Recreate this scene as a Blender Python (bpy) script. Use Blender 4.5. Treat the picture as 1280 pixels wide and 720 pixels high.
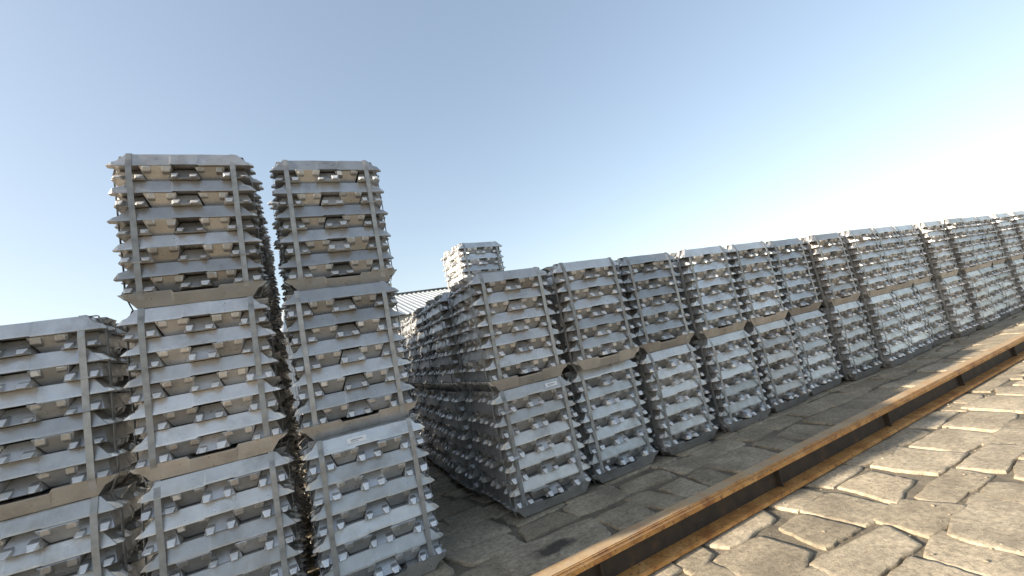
import bpy, bmesh, math, random
from mathutils import Vector, Matrix, noise
random.seed(11)
scene = bpy.context.scene
for o in list(bpy.data.objects):
    bpy.data.objects.remove(o)
col = scene.collection
R = math.radians

# ------------------------------------------------------------------ camera
F_PX = 535.65                       # focal length in pixels of a 1280 px wide frame
CAM = Vector((-1.2368, -3.1376, 1.3178))
YAW, PITCH, ROLL = .4677, .1238, -.1981
fw = Vector((math.sin(YAW)*math.cos(PITCH), math.cos(YAW)*math.cos(PITCH), math.sin(PITCH)))
r0 = fw.cross(Vector((0, 0, 1))).normalized()
u0 = r0.cross(fw)
rt = r0*math.cos(ROLL) + u0*math.sin(ROLL)
up = u0*math.cos(ROLL) - r0*math.sin(ROLL)
cd = bpy.data.cameras.new('camera')
cd.sensor_width = 36
cd.lens = 36*F_PX/1280
cd.clip_start = .05
cd.clip_end = 2000
cam = bpy.data.objects.new('camera', cd)
col.objects.link(cam)
M = Matrix((rt, up, -fw)).transposed().to_4x4()
M.translation = CAM
cam.matrix_world = M
scene.camera = cam
scene.render.resolution_x, scene.render.resolution_y = 1024, 576

# ------------------------------------------------------------------ sky, sun, exposure
SUN_EL, SUN_AZ = R(21), R(-86)      # azimuth clockwise from +Y: low in the west, left of the view
w = bpy.data.worlds.new('World')
scene.world = w
w.use_nodes = True
nt = w.node_tree
sky = nt.nodes.new('ShaderNodeTexSky')
sky.sky_type = 'NISHITA'
sky.sun_disc = False
sky.sun_elevation = SUN_EL
sky.sun_rotation = SUN_AZ
sky.altitude = 50
sky.air_density = 1.0
sky.dust_density = 1.6
sky.ozone_density = .5
hs = nt.nodes.new('ShaderNodeHueSaturation')               # thin even haze: paler, less saturated everywhere
hs.inputs['Saturation'].default_value = 1.0
gm = nt.nodes.new('ShaderNodeGamma')
gm.inputs['Gamma'].default_value = .68
nt.links.new(sky.outputs[0], gm.inputs[0])
nt.links.new(gm.outputs[0], hs.inputs['Color'])
nt.links.new(hs.outputs[0], nt.nodes['Background'].inputs[0])
nt.nodes['Background'].inputs[1].default_value = .15
sl = bpy.data.lights.new('sun', 'SUN')
sl.energy = 4.6
sl.angle = R(.6)
sl.color = (1, .88, .72)
so = bpy.data.objects.new('sun', sl)
col.objects.link(so)
sd = Vector((math.sin(SUN_AZ)*math.cos(SUN_EL), math.cos(SUN_AZ)*math.cos(SUN_EL), math.sin(SUN_EL)))
so.rotation_euler = (-sd).to_track_quat('-Z', 'Y').to_euler()
so.location = (-8, 0, 12)
vs = scene.view_settings
vs.view_transform = 'Standard'
vs.look = 'None'
vs.gamma = 1
vs.use_curve_mapping = False
vs.exposure = 1.38

# ------------------------------------------------------------------ helpers
def mat(name):
    m = bpy.data.materials.new(name)
    m.use_nodes = True
    t = m.node_tree
    return m, t, t.nodes['Principled BSDF']

def node(t, kind, **kw):
    n = t.nodes.new(kind)
    for k, v in kw.items():
        if k in n.inputs:
            n.inputs[k].default_value = v
        else:
            setattr(n, k, v)
    return n

def ramp(t, src, stops):
    n = t.nodes.new('ShaderNodeValToRGB')
    e = n.color_ramp.elements
    while len(e) < len(stops):
        e.new(.5)
    for el, (p, c) in zip(e, stops):
        el.position = p
        el.color = (c, c, c, 1) if isinstance(c, (int, float)) else (*c, 1)
    t.links.new(src, n.inputs[0])
    return n.outputs[0]

def mix(t, fac, a, b, mode='MIX'):
    n = t.nodes.new('ShaderNodeMix')
    n.data_type = 'RGBA'
    n.blend_type = mode
    for i, v in ((0, fac), (6, a), (7, b)):
        if hasattr(v, 'is_linked'):
            t.links.new(v, n.inputs[i])
        else:
            n.inputs[i].default_value = v if i == 0 else (*v, 1)
    return n.outputs[2]

def bump(t, src, bsdf, strength, dist, prev=None):
    b = node(t, 'ShaderNodeBump', Strength=strength, Distance=dist)
    t.links.new(src, b.inputs['Height'])
    if prev:
        t.links.new(prev.outputs[0], b.inputs['Normal'])
    t.links.new(b.outputs[0], bsdf.inputs['Normal'])
    return b

def tag(o, label=None, cat=None, group=None, kind=None):
    for k, v in (('label', label), ('category', cat), ('group', group), ('kind', kind)):
        if v:
            o[k] = v
    return o

def link(name, me, parent=None, m=None):
    o = bpy.data.objects.new(name, me)
    col.objects.link(o)
    if parent:
        o.parent = parent
    if m and me:
        me.materials.clear()
        me.materials.append(m)
    return o

def mesh(name, verts, faces, m=None):
    me = bpy.data.meshes.new(name)
    me.from_pydata([tuple(v) for v in verts], [], faces)
    me.update()
    if m:
        me.materials.append(m)
    return me

def boxes(name, parts, m, bev=0):
    bm = bmesh.new()
    for (x0, x1, y0, y1, z0, z1) in parts:
        vs_ = [bm.verts.new((x, y, z)) for x in (x0, x1) for y in (y0, y1) for z in (z0, z1)]
        for f in ((0, 1, 3, 2), (4, 6, 7, 5), (0, 4, 5, 1), (2, 3, 7, 6), (0, 2, 6, 4), (1, 5, 7, 3)):
            bm.faces.new([vs_[i] for i in f])
    bmesh.ops.recalc_face_normals(bm, faces=bm.faces)
    if bev:
        bmesh.ops.bevel(bm, geom=bm.edges[:], offset=bev, segments=2, affect='EDGES')
    me = bpy.data.meshes.new(name)
    bm.to_mesh(me)
    bm.free()
    me.materials.append(m)
    return me

# ------------------------------------------------------------------ materials
def aluminium(name, bright=False):
    m, t, b = mat(name)
    tc = node(t, 'ShaderNodeTexCoord')
    oi = node(t, 'ShaderNodeObjectInfo')
    off = node(t, 'ShaderNodeVectorMath', operation='MULTIPLY_ADD')
    t.links.new(oi.outputs['Random'], off.inputs[0])
    off.inputs[1].default_value = (31, 17, 43)
    t.links.new(tc.outputs['Object'], off.inputs[2])
    def nz(scale, detail=4, rough=.6):
        n = node(t, 'ShaderNodeTexNoise', Scale=scale, Detail=detail, Roughness=rough)
        t.links.new(off.outputs[0], n.inputs['Vector'])
        return n.outputs[0]
    base = ramp(t, oi.outputs['Random'], [(0, (.44, .438, .43)), (.5, (.585, .58, .568)), (1, (.71, .70, .685))])
    blot = ramp(t, nz(9), [(.35, (.7, .68, .65)), (.62, (1, 1, 1))])
    c = mix(t, .5, base, blot, 'MULTIPLY')
    grime = ramp(t, nz(3.2, 6, .7), [(.52, 0.0), (.72, .7)])
    c = mix(t, grime, c, (.30, .275, .24))
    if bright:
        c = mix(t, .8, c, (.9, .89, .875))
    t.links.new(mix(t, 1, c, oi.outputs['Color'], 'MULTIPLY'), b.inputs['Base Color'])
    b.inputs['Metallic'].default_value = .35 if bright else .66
    rg = ramp(t, nz(22, 5), [(.3, .24), (.7, .5)])
    t.links.new(rg, b.inputs['Roughness'])
    b1 = bump(t, nz(16, 3), b, .07, .012)
    bump(t, nz(120, 3), b, .3, .002, b1)
    return m

M_AL = aluminium('cast_aluminium')
M_TIP = aluminium('glint_aluminium', True)

def strap_mat():
    m, t, b = mat('strap_steel')
    tc = node(t, 'ShaderNodeTexCoord')
    oi = node(t, 'ShaderNodeObjectInfo')
    n = node(t, 'ShaderNodeTexNoise', Scale=14, Detail=5)
    t.links.new(tc.outputs['Object'], n.inputs['Vector'])
    c = ramp(t, n.outputs[0], [(.3, (.28, .28, .27)), (.55, (.42, .42, .405)), (.8, (.52, .515, .49))])
    tint = ramp(t, oi.outputs['Random'], [(0, .65), (1, 1.05)])
    c = mix(t, 1, c, tint, 'MULTIPLY')
    t.links.new(c, b.inputs['Base Color'])
    b.inputs['Metallic'].default_value = .35
    b.inputs['Roughness'].default_value = .5
    return m
M_STRAP = strap_mat()

def paper_mat():
    m, t, b = mat('label_paper')
    tc = node(t, 'ShaderNodeTexCoord')
    n = node(t, 'ShaderNodeTexNoise', Scale=60, Detail=3)
    t.links.new(tc.outputs['Object'], n.inputs['Vector'])
    t.links.new(ramp(t, n.outputs[0], [(.3, (.66, .67, .68)), (.7, (.8, .8, .8))]), b.inputs['Base Color'])
    b.inputs['Roughness'].default_value = .6
    return m
M_PAPER = paper_mat()
def ink_mat():
    m, t, b = mat('label_ink')
    b.inputs['Base Color'].default_value = (.22, .23, .25, 1)
    b.inputs['Roughness'].default_value = .7
    return m
M_INK = ink_mat()

def stone_mat(name, stain=None):
    m, t, b = mat(name)
    geo = node(t, 'ShaderNodeNewGeometry')
    oi = node(t, 'ShaderNodeObjectInfo')
    def nz(scale, detail=6, rough=.62):
        n = node(t, 'ShaderNodeTexNoise', Scale=scale, Detail=detail, Roughness=rough)
        t.links.new(geo.outputs['Position'], n.inputs['Vector'])
        return n.outputs[0]
    base = ramp(t, oi.outputs['Random'], [(0, (.31, .258, .18)), (.5, (.385, .322, .228)), (1, (.45, .38, .275))])
    c = mix(t, 1, base, ramp(t, nz(3.0), [(.3, .62), (.7, 1.25)]), 'MULTIPLY')
    c = mix(t, .8, c, ramp(t, nz(34, 8, .8), [(.34, .35), (.5, 1.0), (.66, 1.5)]), 'MULTIPLY')
    c = mix(t, ramp(t, nz(1.7, 5), [(.52, 0.), (.7, .6)]), c, (.19, .16, .115))
    if stain:
        vm = node(t, 'ShaderNodeVectorMath', operation='SUBTRACT')
        t.links.new(geo.outputs['Position'], vm.inputs[0])
        vm.inputs[1].default_value = stain[0]
        sc = node(t, 'ShaderNodeVectorMath', operation='DIVIDE')
        t.links.new(vm.outputs[0], sc.inputs[0])
        sc.inputs[1].default_value = stain[1]
        ln = node(t, 'ShaderNodeVectorMath', operation='LENGTH')
        t.links.new(sc.outputs[0], ln.inputs[0])
        ad = node(t, 'ShaderNodeMath', operation='MULTIPLY_ADD')
        t.links.new(nz(7, 4), ad.inputs[0])
        ad.inputs[1].default_value = .9
        t.links.new(ln.outputs['Value'], ad.inputs[2])
        c = mix(t, ramp(t, ad.outputs[0], [(.8, .92), (1.55, 0.)]), c, (.055, .046, .036))
    t.links.new(c, b.inputs['Base Color'])
    t.links.new(ramp(t, nz(9, 4), [(.3, .62), (.7, .9)]), b.inputs['Roughness'])
    b1 = bump(t, nz(6, 6, .7), b, .4, .02)
    bump(t, nz(60, 6, .75), b, .8, .010, b1)
    return m
M_STONE = stone_mat('worn_stone')
M_STAIN = stone_mat('stained_stone', ((.02, -.51, 0), (.30, .15, 1)))

def dirt_mat():
    m, t, b = mat('packed_dirt')
    geo = node(t, 'ShaderNodeNewGeometry')
    def nz(scale, detail=6, rough=.65):
        n = node(t, 'ShaderNodeTexNoise', Scale=scale, Detail=detail, Roughness=rough)
        t.links.new(geo.outputs['Position'], n.inputs['Vector'])
        return n.outputs[0]
    c = ramp(t, nz(5), [(.3, (.12, .10, .07)), (.55, (.19, .16, .115)), (.75, (.27, .23, .165))])
    c = mix(t, .7, c, ramp(t, nz(90, 5), [(.3, .6), (.7, 1.3)]), 'MULTIPLY')
    t.links.new(c, b.inputs['Base Color'])
    b.inputs['Roughness'].default_value = .95
    b1 = bump(t, nz(12, 5), b, .6, .03)
    bump(t, nz(110, 5), b, .6, .008, b1)
    return m
M_DIRT = dirt_mat()

def rust_mat(name='orange_rusty_paint', dusty=True):
    m, t, b = mat(name)
    tc = node(t, 'ShaderNodeTexCoord')
    geo = node(t, 'ShaderNodeNewGeometry')
    def nz(scale, detail=6, rough=.65):
        n = node(t, 'ShaderNodeTexNoise', Scale=scale, Detail=detail, Roughness=rough)
        t.links.new(tc.outputs['Object'], n.inputs['Vector'])
        return n.outputs[0]
    c = ramp(t, nz(7), [(.3, (.26, .10, .03)), (.5, (.48, .24, .07)), (.7, (.6, .34, .13))])
    c = mix(t, ramp(t, nz(38, 5), [(.52, 0.), (.66, .75)]), c, (.12, .05, .022))
    sep = node(t, 'ShaderNodeSeparateXYZ')
    t.links.new(geo.outputs['Normal'], sep.inputs[0])
    dust = node(t, 'ShaderNodeMath', operation='MULTIPLY')
    t.links.new(ramp(t, sep.outputs[2], [(.7, 0.), (.95, 1.)]), dust.inputs[0])
    t.links.new(ramp(t, nz(5, 6), [(.33, .35), (.6, .95)]), dust.inputs[1])
    if dusty:
        c = mix(t, dust.outputs[0], c, (.42, .33, .215))       # dust lying on the flat flange
    t.links.new(c, b.inputs['Base Color'])
    b.inputs['Roughness'].default_value = .62
    bump(t, nz(60, 5), b, .35, .004)
    return m
M_RUST = rust_mat()
M_RUST2 = rust_mat('orange_rusty_steel', False)
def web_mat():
    m, t, b = mat('shade_dark_web')  # near-black brown puts the shade of the beam's recess into the colour
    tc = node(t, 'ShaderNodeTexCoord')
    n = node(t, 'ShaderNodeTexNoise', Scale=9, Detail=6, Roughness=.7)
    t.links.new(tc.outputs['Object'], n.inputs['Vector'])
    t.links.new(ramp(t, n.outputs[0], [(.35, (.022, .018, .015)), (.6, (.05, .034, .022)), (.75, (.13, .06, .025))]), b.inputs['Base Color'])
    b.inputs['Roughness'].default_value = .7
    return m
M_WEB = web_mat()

def sheet_mat(name, c0, c1, rough=.5, metal=.3):
    m, t, b = mat(name)
    tc = node(t, 'ShaderNodeTexCoord')
    n = node(t, 'ShaderNodeTexNoise', Scale=1.3, Detail=6, Roughness=.7)
    t.links.new(tc.outputs['Object'], n.inputs['Vector'])
    t.links.new(ramp(t, n.outputs[0], [(.3, c0), (.7, c1)]), b.inputs['Base Color'])
    b.inputs['Roughness'].default_value = rough
    b.inputs['Metallic'].default_value = metal
    return m
M_ROOF = sheet_mat('roof_sheet', (.40, .42, .42), (.52, .54, .54))
M_WALLS = sheet_mat('wall_sheet', (.42, .46, .50), (.52, .55, .58), .55, .1)
M_TRIM = sheet_mat('dark_trim', (.08, .09, .10), (.13, .14, .15), .5, .2)
M_GLASS = sheet_mat('window_glass', (.03, .035, .04), (.05, .055, .06), .1, 0)

# ------------------------------------------------------------------ ground and paving
g = link('ground', mesh('ground', [(-400, -400, -.05), (400, -400, -.05), (400, 400, -.05), (-400, 400, -.05)], [(0, 1, 2, 3)], M_DIRT))
tag(g, kind='structure')
PX0, PX1, PY0, PY1 = -9.0, 19.0, -4.4, 8.0
bed_n = (56, 26)
bv, bf = [], []
for j in range(bed_n[1]+1):
    for i in range(bed_n[0]+1):
        x = PX0+(PX1-PX0)*i/bed_n[0]
        y = PY0+(PY1-PY0)*j/bed_n[1]
        bv.append((x, y, -.022+.006*noise.noise((x*1.3, y*1.3, 0))))
for j in range(bed_n[1]):
    for i in range(bed_n[0]):
        a = j*(bed_n[0]+1)+i
        bf.append((a, a+1, a+bed_n[0]+2, a+bed_n[0]+1))
pave = link('pavement', mesh('pavement', bv, bf, M_DIRT))
tag(pave, kind='structure')

def stone_geo(cx, cy, lx, ly, sk, rnd):
    """irregular worn flagstone: wavy rim, rounded shoulder, slightly domed top"""
    n = 28
    rim = []
    p = rnd.uniform(9, 24)
    cj = [(rnd.uniform(-.07, .07), rnd.uniform(-.05, .05)) for _ in range(4)]
    for k in range(n):
        a = 2*math.pi*(k+.5)/n
        c, s = math.cos(a), math.sin(a)
        q = (abs(c)**p+abs(s)**p)**(-1/p)
        x, y = c*q*lx/2, s*q*ly/2
        d = noise.noise((cx*3+x*5, cy*3+y*5, 7.3))*.03+noise.noise((cx*3+x*22, cy*3+y*22, 2.3))*.014
        fx, fy = x/lx+.5, y/ly+.5
        jx = sum(wt_*cj[i][0] for i, wt_ in enumerate(((1-fx)*(1-fy), fx*(1-fy), (1-fx)*fy, fx*fy)))
        jy = sum(wt_*cj[i][1] for i, wt_ in enumerate(((1-fx)*(1-fy), fx*(1-fy), (1-fx)*fy, fx*fy)))
        x += c*d + sk*y + jx
        y += s*d*.8 + jy
        rim.append((x, y))
    tilt = (rnd.uniform(-.012, .012), rnd.uniform(-.012, .012))
    top = -rnd.uniform(.002, .010)
    V, Fc = [], []
    for sc, dz in ((1.0, -.03), (1.0, -.008), (.982, -.0015), (.88, 0), (.45, 0)):
        for (x, y) in rim:
            px, py = x*sc, y*sc
            z = top+dz+tilt[0]*px+tilt[1]*py+.0025*noise.noise((cx*2+px*4, cy*2+py*4, 1))
            if dz > -.02:
                z = min(z, -.0006)
            V.append((cx+px, cy+py, z))
    for r_ in range(4):
        for k in range(n):
            a, b_ = r_*n+k, r_*n+(k+1) % n
            Fc.append((a, b_, b_+n, a+n))
    Fc.append(tuple(range(4*n, 5*n)))
    return V, Fc

rs = random.Random(5)
stones = []
y = PY0
ri = 0
# the course line that runs through the stained stone is fixed, the others are random
rows = []
yy = -.70
while yy < PY1:
    d = .40 if not rows else rs.uniform(.21, .36)
    rows.append((yy, d)); yy += d
yy = -.70
while yy > PY0:
    d = rs.uniform(.21, .36)
    rows.append((yy-d, d)); yy -= d
for (y0, d) in rows:
    x = PX0+rs.uniform(0, .5)
    fixed = abs(y0+.70) < 1e-6
    cuts = []
    while x < PX1:
        l = rs.uniform(.24, .62)
        cuts.append([x, x+l]); x += l
    if fixed:
        cuts = [c for c in cuts if c[1] < -.35 or c[0] > .47]
        lo = max(c[1] for c in cuts if c[1] < -.3); hi = min(c[0] for c in cuts if c[0] > .4)
        cuts += [[lo, -.32] if -.32-lo > .1 else [lo, lo+.01], [max(lo, -.32), .43], [.43, hi]]
        cuts = [c for c in cuts if c[1]-c[0] > .12]
    for a, b_ in cuts:
        gap = rs.choice((.006, .014, .02, .034))
        cx, cy = (a+b_)/2, y0+d/2+rs.uniform(-.012, .012)
        V, Fc = stone_geo(cx, cy, b_-a-gap, d-rs.choice((.004, .014, .028)), rs.uniform(-.12, .12), rs)
        st = fixed and a < .02 < b_
        stones.append((cx, cy, b_-a, V, Fc, st))
# the stones that show largest are parts of their own; the others (also those under the stacks) are joined
def weight(s):
    v = Vector((s[0], s[1], 0))-CAM
    dep = v.dot(fw)
    if dep < .3:
        return 0
    px, py = 640+F_PX*v.dot(rt)/dep, 360-F_PX*v.dot(up)/dep
    if not (-60 < px < 1340 and 0 < py < 800):
        return 0
    if (s[1] > .15 and (s[0] > .1 or s[0] < -.62)):
        return 0                                           # under the stacks
    return 1/dep
order = sorted(stones, key=lambda s: (-s[5], -weight(s)))
own = [s for s in order[:290] if weight(s) > 0]
rest = [s for s in order if s not in own]
for s in own:
    V = [(vx-s[0], vy-s[1], vz) for vx, vy, vz in s[3]]
    me = mesh('paving_stone', V, s[4], M_STAIN if s[5] else M_STONE)
    me.polygons.foreach_set('use_smooth', [i >= 56 for i in range(len(me.polygons))])
    o = link('paving_stone', me, pave)
    o.location = (s[0], s[1], 0)
    if s[5]:
        o['label'] = 'paving stone with a dark brown oily stain'
V, Fc = [], []
for s in rest:
    k = len(V)
    V += s[3]
    Fc += [tuple(i+k for i in f) for f in s[4]]
me = mesh('paving_stones', V, Fc, M_STONE)
me.polygons.foreach_set('use_smooth', [True]*len(me.polygons))
tag(link('paving_stones', me, pave), kind='stuff')

# loose chips and grit between the stones
bm = bmesh.new()
rc = random.Random(9)
for k in range(420):
    x, y = rc.uniform(-1.0, 4.5), rc.uniform(-2.2, .1) if rc.random() < .8 else rc.uniform(0, 2.5)
    if y > -.05:
        x = rc.uniform(-.54, -.03)
    s = rc.choice((.003, .004, .005, .006, .008))
    mt = Matrix.Translation((x, y, -.002+s*.2)) @ Matrix.Rotation(rc.uniform(0, 6), 4, 'Z') @ Matrix.Diagonal((s*rc.uniform(.8, 1.6), s, s*.6, 1))
    bmesh.ops.create_icosphere(bm, subdivisions=1, radius=1, matrix=mt)
me = bpy.data.meshes.new('stone_chips')
bm.to_mesh(me); bm.free()
me.materials.append(M_STONE)
tag(link('stone_chips', me), 'small grey stone chips scattered over the paving', 'chips', kind='stuff')

# ------------------------------------------------------------------ ingot bundle
L, T, TB, WB, WT = .76, .0867, .0924, .160, .104
NL = 11
H = TB+T*(NL-1)                                            # .9594 m per bundle
def ingot_mesh(name, t, seed, notch=.006, nhalf=.065, wt=WT, ear=L/2):
    rnd = random.Random(seed)
    bm = bmesh.new()
    jit = lambda a: rnd.uniform(-a, a)
    secs = [(-.352, -.288, 0), (-nhalf-.012, -nhalf-.012, 0), (-nhalf, -nhalf, notch), (nhalf, nhalf, notch), (nhalf+.012, nhalf+.012, 0), (.352, .288, 0)]
    rings = []
    for xb, xt, zb in secs:
        w1, w2 = WB/2+jit(.001), wt/2+jit(.0015)
        tj = t+(jit(.002) if abs(xb) < .3 else -.001)
        xm = xb*.94+xt*.06
        ring = [(xb, -w1, zb), (xm, -w1+.002, zb+.011), (xt, -w2, tj-.001), (xt, w2, tj-.001), (xm, w1-.002, zb+.011), (xb, w1, zb)]
        rings.append([bm.verts.new(p) for p in ring])
    for a, b_ in zip(rings, rings[1:]):
        for k in range(6):
            bm.faces.new((a[k], a[(k+1) % 6], b_[(k+1) % 6], b_[k]))
    bm.faces.new(rings[0]); bm.faces.new(rings[-1])
    for sx in (-1, 1):
        for sy in (-1, 1):
            e = ear+rnd.uniform(-.010, .002)
            z1 = rnd.uniform(.022, .040)
            z2 = .007+jit(.003)
            y0, y1 = .022+rnd.uniform(-.002, .008), WB/2-.002-rnd.uniform(0, .009)
            ya, yb = y0+.009+jit(.005), y1-.010+jit(.005)
            nk = (.026+jit(.006))*(1 if ear > .37 else .3)
            root = [(.296, y0-.004, 0), (.296, y1, 0), (.296, y1-.010, z1+.020), (.296, y0+.003, z1+.020)]
            neck = [(e-nk, y0, .001), (e-nk, y1, .001), (e-nk, y1-.004, z1), (e-nk, y0+.002, z1)]
            tip = [(e, ya, .001), (e, yb, .001), (e, yb-.003, z2), (e, ya+.003, z2)]
            rr = [[bm.verts.new((sx*px, sy*py, pz)) for px, py, pz in q] for q in (root, neck, tip)]
            for a, b_ in zip(rr, rr[1:]):
                for k in range(4):
                    bm.faces.new((a[k], a[(k+1) % 4], b_[(k+1) % 4], b_[k]))
            bm.faces.new(rr[2])
            bm.faces.new(rr[0])
    bmesh.ops.recalc_face_normals(bm, faces=bm.faces)
    es = [e for e in bm.edges if len(e.link_faces) == 2 and e.calc_face_angle(0) > .35 and abs(e.verts[0].co.x) > .25 or
          (len(e.link_faces) == 2 and e.calc_face_angle(0) > .35 and e.verts[0].co.z > t*.8)]
    bmesh.ops.bevel(bm, geom=es, offset=.0034, segments=1, affect='EDGES', clamp_overlap=True)
    for f in bm.faces:                                     # upward ear-tip facets get paler metal, a painted sky highlight
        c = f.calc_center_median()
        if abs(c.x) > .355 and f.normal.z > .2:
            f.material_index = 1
    me = bpy.data.meshes.new(name)
    bm.to_mesh(me); bm.free()
    me.materials.append(M_AL)
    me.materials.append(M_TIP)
    return me
INGOTS = [ingot_mesh('ingot', T, 100+k) for k in range(9)]
FLIPPED = [ingot_mesh('ingot', T, 150+k, ear=.358) for k in range(6)]   # ears tucked under the layer above
BASES = [ingot_mesh('ingot', TB, 200+k, .018, .11, .118) for k in range(3)]

def strap_mesh(seed):
    """one band in its own plane: local x across, +z up; runs over the top and down both faces"""
    rnd = random.Random(seed)
    def side(s):
        pts = [(s*.322, H+.0012), (s*.349, H-T+.012)]
        z = H-T-.03
        while z > TB+.03:
            pts.append((s*(.3535+rnd.uniform(-.002, .006)), z)); z -= .12
        pts += [(s*.3535, TB+.006), (s*.332, .03), (s*.322, .004)]
        return pts
    a = side(-1)[::-1]+side(1)
    hw, th = .0150, .0016
    V, Fc = [], []
    drift = rnd.uniform(-.008, .008)
    for k, (y, z) in enumerate(a):
        p0, p1 = Vector(a[max(0, k-1)]), Vector(a[min(len(a)-1, k+1)])
        d = (p1-p0).normalized()
        n = Vector((-d.y, d.x))
        off = drift*(1-z/H)
        for sx in (-1, 1):
            V.append((sx*hw+off, y, z))
            V.append((sx*hw+off, y+n.x*th, z+n.y*th))
    for k in range(len(a)-1):
        i = 4*k
        for q in ((0, 1), (1, 3), (3, 2), (2, 0)):
            Fc.append((i+q[0], i+q[1], i+4+q[1], i+4+q[0]))
    # crimped seal on the front run
    me = mesh('strap', V, Fc, M_STRAP)
    return me
STRAPS = [strap_mesh(300+k) for k in range(5)]
SEAL = boxes('seal', [(-.0185, .0185, -.004, .004, -.026, .026)], M_STRAP, .0012)

PITCH_Y = (WB+WT)/2+.003
def make_bundle(x, y, z, label, rz=0, group='strapped bundles of aluminium ingots', seed=0, sticker=False, tone=None):
    rnd = random.Random(seed)
    e = bpy.data.objects.new('ingot_bundle', None)
    e.empty_display_size = .2
    col.objects.link(e)
    e.location = (x, y, z)
    e.rotation_euler = (0, 0, rz)
    tag(e, label, 'ingot bundle', group)
    tone = tone or rnd.uniform(.80, 1.06)
    wrm = rnd.uniform(-.03, .03)
    tcol = (tone*(1+wrm), tone, tone*(1-wrm), 1)
    sig = rnd.uniform(.006, .014)
    def put(me, loc, along_x, inv, jit=.004):
        o = bpy.data.objects.new('ingot', me)
        col.objects.link(o)
        o.parent = e
        k_ = rnd.uniform(.93, 1.04)
        o.color = (tcol[0]*k_, tcol[1]*k_, tcol[2]*k_, 1)
        o.location = (loc[0]+rnd.uniform(-jit, jit), loc[1]+rnd.uniform(-jit, jit), loc[2])
        o.rotation_euler = (math.pi if inv else 0, 0, (0 if along_x else math.pi/2)+rnd.gauss(0, .007)+(math.pi if rnd.random() < .5 else 0))
        return o
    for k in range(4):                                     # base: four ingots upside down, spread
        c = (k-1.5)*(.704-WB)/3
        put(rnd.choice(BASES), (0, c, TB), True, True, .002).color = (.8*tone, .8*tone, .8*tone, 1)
    for lay in range(1, NL):
        along = lay % 2 == 0
        z0 = TB+(lay-1)*T
        for k in range(5):
            c = (k-2)*PITCH_Y
            inv = k % 2 == 1
            end_shift = rnd.gauss(0, sig)
            if k in (0, 4):
                end_shift *= .5
            if inv:
                end_shift += rnd.uniform(-.012, .012)
            loc = (end_shift, c, z0+(T if inv else 0)) if along else (c, end_shift, z0+(T if inv else 0))
            put(rnd.choice(FLIPPED if inv else INGOTS), loc, along, inv, .0025)
    for k in (-2, 2):
        for d in (0, 1):
            me = rnd.choice(STRAPS)
            o = bpy.data.objects.new('strap', me)
            col.objects.link(o)
            o.parent = e
            c = k*PITCH_Y+rnd.uniform(-.006, .006)
            o.location = (c, 0, 0) if d == 0 else (0, c, 0)
            o.rotation_euler = (0, 0, (0 if d == 0 else math.pi/2)+(math.pi if rnd.random() < .5 else 0))
    if sticker:
        # paper tag on the sloping side of the top bar
        sl_ = math.atan2((WB-WT)/2, T)
        sx, sz = .115, .034
        zc = H-T*.5
        yc = -(2*PITCH_Y+(WB+WT)/4)-.003
        rot = Matrix.Rotation(-sl_, 4, 'X')
        def plate(name, w_, h_, th, m, par, dx=0, dz=0, lift=0):
            me = boxes(name, [(-w_/2+dx, w_/2+dx, -lift-th, -lift, -h_/2+dz, h_/2+dz)], m)
            return link(name, me, par)
        s = plate('paper_label', sx, sz, .0012, M_PAPER, e)
        s.location = (sticker, yc, zc)
        s.rotation_euler = rot.to_euler()
        plate('printed_line', sx*.62, sz*.16, .0006, M_INK, s, 0, .003, .0012)
        plate('printed_line', sx*.4, sz*.1, .0006, M_INK, s, -.012, -.007, .0012)
    return e

HX = L/2
ORD = ['first', 'second', 'third', 'fourth', 'fifth', 'sixth', 'seventh', 'eighth', 'ninth', 'tenth', 'eleventh', 'twelfth', 'thirteenth', 'fourteenth', 'fifteenth', 'sixteenth', 'seventeenth', 'eighteenth', 'nineteenth', 'twentieth', 'twenty-first']
sd_ = 1000
def B(x0, y0, lev, label, rz=0, **kw):
    """x0, y0: front left corner"""
    global sd_
    sd_ += 1
    return make_bundle(x0+HX, y0+HX, lev*(H+.0008), label, rz, seed=sd_, **kw)

# tall tower beside the alley (three bundles)
xa = -.575
B(xa-L, -.205, 0, 'bottom ingot bundle of the three-high tower beside the alley, with paper label', R(.4), sticker=-.06)
B(xa-L-.004, -.115, 1, 'middle ingot bundle of the three-high tower beside the alley', R(-.5))
B(xa-L+.03, -.03, 2, 'topmost ingot bundle of the three-high tower beside the alley', R(-.8))
# corner stack on the other side of the alley
B(0, 0, 0, 'lower ingot bundle of the corner stack beside the alley, with white paper label', 0, sticker=.17)
B(-.004, .006, 1, 'upper ingot bundle of the corner stack beside the alley', R(.3))
# stacks behind the corner stack, along the dark alley
yb = .80
for k in range(5):
    dx = (-.05, -.02, .02, -.03, .04)[k]
    for lev in range(2):
        B(dx+random.uniform(-.012, .012), yb, lev, '%s ingot bundle of the %s stack behind the corner stack, along the dark alley' % (('lower', 'upper')[lev], ORD[k]), R(random.uniform(-1.2, 1.2)))
    yb += .80+random.uniform(0, .03)
# the front row that runs on from the corner stack
x = .785
fr = []
for k in range(19):
    dy = (.06, .02, -.03, .05)[k % 4]+random.uniform(-.03, .03)
    for lev in range(2):
        ox, oy = (0, 0)
        if k == 0 and lev == 1:
            ox, oy = -.01, -.09
        B(x+ox+random.uniform(-.006, .006), dy+oy, lev, '%s ingot bundle of the %s stack along the front row from the corner stack' % (('lower', 'upper')[lev], ORD[k]), R(random.uniform(-.6, .6)))
    x += .79+random.uniform(0, .02)
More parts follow.
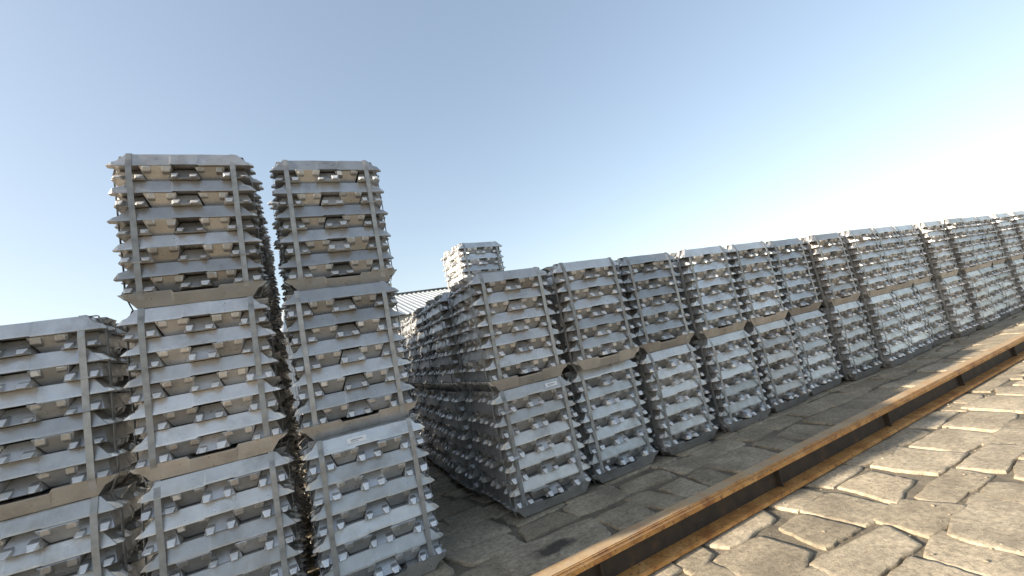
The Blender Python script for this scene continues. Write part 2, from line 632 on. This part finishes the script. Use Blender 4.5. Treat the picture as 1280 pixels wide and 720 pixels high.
# second column behind the front row, which carries the sunlit third bundle
yb = .90
for k in range(4):
    top = 3 if k == 2 else 2
    for lev in range(top):
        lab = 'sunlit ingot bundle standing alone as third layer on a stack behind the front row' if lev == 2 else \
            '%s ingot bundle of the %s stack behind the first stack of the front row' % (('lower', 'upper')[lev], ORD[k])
        B(.875 if k == 2 else .86+random.uniform(-.01, .01), 2.58 if k == 2 else yb, lev, lab, R(random.uniform(-.8, .8)) if lev < 2 else R(5.5), tone=1.22 if lev == 2 else None)  # raised tone paints extra sunlight into the third bundle
    yb += .84
# hidden sun-blocking towers added behind, and more beside, the tall tower (left of the alley)
yb = .565
for k in range(6):
    top = 3 if k < 2 else 2
    for lev in range(top):
        B(xa-L-.02+random.uniform(-.015, .015), yb+.012*(lev-1), lev, '%s ingot bundle of the %s hidden sun-blocking stack behind the tall tower, left of the alley' % (('bottom', 'second-layer', 'topmost')[lev], ORD[k]), R(random.uniform(-.8, .8)))
    yb += .80
yb = .67
for k in range(3):  # hidden column added to close sun gaps between the stacks
    for lev in range(3 if k < 2 else 2):
        B(xa-2*L-.06, yb, lev, '%s ingot bundle of the %s added sun-blocking stack behind the second tall tower, away from the alley' % (('bottom', 'second-layer', 'topmost')[lev], ORD[k]), R(random.uniform(-.5, .5)))
    yb += .79
for k, (top, dy) in enumerate(((3, -.11), (2, -.10), (3, -.2))):
    for lev in range(top):
        B(xa-2*L-.05-k*.80, dy+random.uniform(-.03, .03), lev, '%s ingot bundle of the %s stack beside the tall tower, away from the alley' % (('bottom', 'second-layer', 'topmost')[lev], ORD[k]), R(random.uniform(-.7, .7)))
for lev in range(3):  # out-of-view tower added to cast shade on the front paving
    B(-4.6, -.80, lev, '%s ingot bundle of the unseen shade-casting tower added forward at the far end beside the tall towers' % ('bottom', 'middle', 'topmost')[lev], 0)

# ------------------------------------------------------------------ rusty orange I-beam in the foreground
beam = bpy.data.objects.new('steel_beam', None)
col.objects.link(beam)
beam.location = (0, -1.088, 0)
beam.rotation_euler = (0, 0, R(.6))
tag(beam, 'long rusty orange steel I-beam lying on the paving in front of the bundles', 'steel beam')
X0, X1, BH, FW_, FT = -2.6, 9.4, .20, .052, .024
link('top_flange', boxes('top_flange', [(X0, X1, -FW_, FW_-.016, BH-FT, BH)], M_RUST, .005), beam)
link('bottom_flange', boxes('bottom_flange', [(X0, X1, -FW_-.035, FW_, 0, FT)], M_RUST2, .005), beam)
link('web', boxes('web', [(X0, X1, .004, .016, FT-.001, BH-FT+.001)], M_WEB), beam)
lip = boxes('flange_lip', [(X0, X1, -FW_-.010, -FW_+.0005, BH-.045, BH-.013)], M_RUST, .004)
link('flange_lip', lip, beam)
stf = boxes('stiffener', [(-.006, .006, -FW_+.022, .0035, FT-.001, BH-FT+.001)], M_WEB, .001)
xx = X0+1.05
while xx < X1:
    o = link('stiffener', stf, beam)
    o.location = (xx, 0, 0)
    xx += 1.52

# ------------------------------------------------------------------ warehouse shed far behind
shed = bpy.data.objects.new('warehouse_shed', None)
col.objects.link(shed)
shed.location = (6, 20, -.05)
tag(shed, 'long low warehouse shed with grey corrugated metal roof behind the stacks', 'warehouse')
SX0, SX1, SYE, ZR, ZE = -16, 20, 6.2, 5.05, 3.25
link('wall', boxes('wall', [(SX0+.3, SX1-.3, -SYE+.35, SYE-.35, 0, ZE+.02)], M_WALLS), shed)
gv = [(SX0+.3, -SYE+.35, ZE), (SX0+.3, SYE-.35, ZE), (SX0+.3, 0, ZR-.08), (SX1-.3, -SYE+.35, ZE), (SX1-.3, SYE-.35, ZE), (SX1-.3, 0, ZR-.08)]
link('gable', mesh('gable', gv, [(0, 1, 2), (3, 5, 4), (0, 3, 4, 1), (0, 2, 5, 3), (1, 4, 5, 2)], M_WALLS), shed)
def sheet(wd):
    n, V, Fc = 4, [], []
    pr = []
    for k in range(n):
        a = wd*k/n
        pr += [(a, 0), (a+wd*.10, 0), (a+wd*.13, .028), (a+wd*.19, .028), (a+wd*.22, 0)]
    pr.append((wd+.01, .003))
    for u, h in pr:
        V += [(u, 0, h), (u, -SYE, h-(ZR-ZE)*SYE/(SYE))]
    for k in range(len(pr)-1):
        Fc.append((2*k, 2*k+1, 2*k+3, 2*k+2))
    return mesh('roof_sheet', V, Fc, M_ROOF)
SH = sheet(1.0)
roof = link('roof_cap', boxes('roof_cap', [(SX0, SX1, -.16, .16, ZR+.045, ZR+.09)], M_TRIM, .01), shed)
for k in range(int(SX1-SX0)):
    o = link('roof_sheet', SH, shed); o.location = (SX0+k, 0, ZR)
    o = link('roof_sheet', SH, shed); o.location = (SX0+k+1, 0, ZR); o.rotation_euler = (0, 0, math.pi)
wf = boxes('window', [(-.75, .75, -.06, .0, 1.4, 2.4)], M_TRIM, .01)
wp = boxes('pane', [(-.33, .33, -.075, -.061, 1.46, 2.34)], M_GLASS)
for k in range(8):
    o = link('window', wf, shed); o.location = (SX0+2.5+k*4.2, -SYE+.349, 0)
    for dx in (-.36, .36):
        link('pane', wp, o).location = (dx, 0, 0)
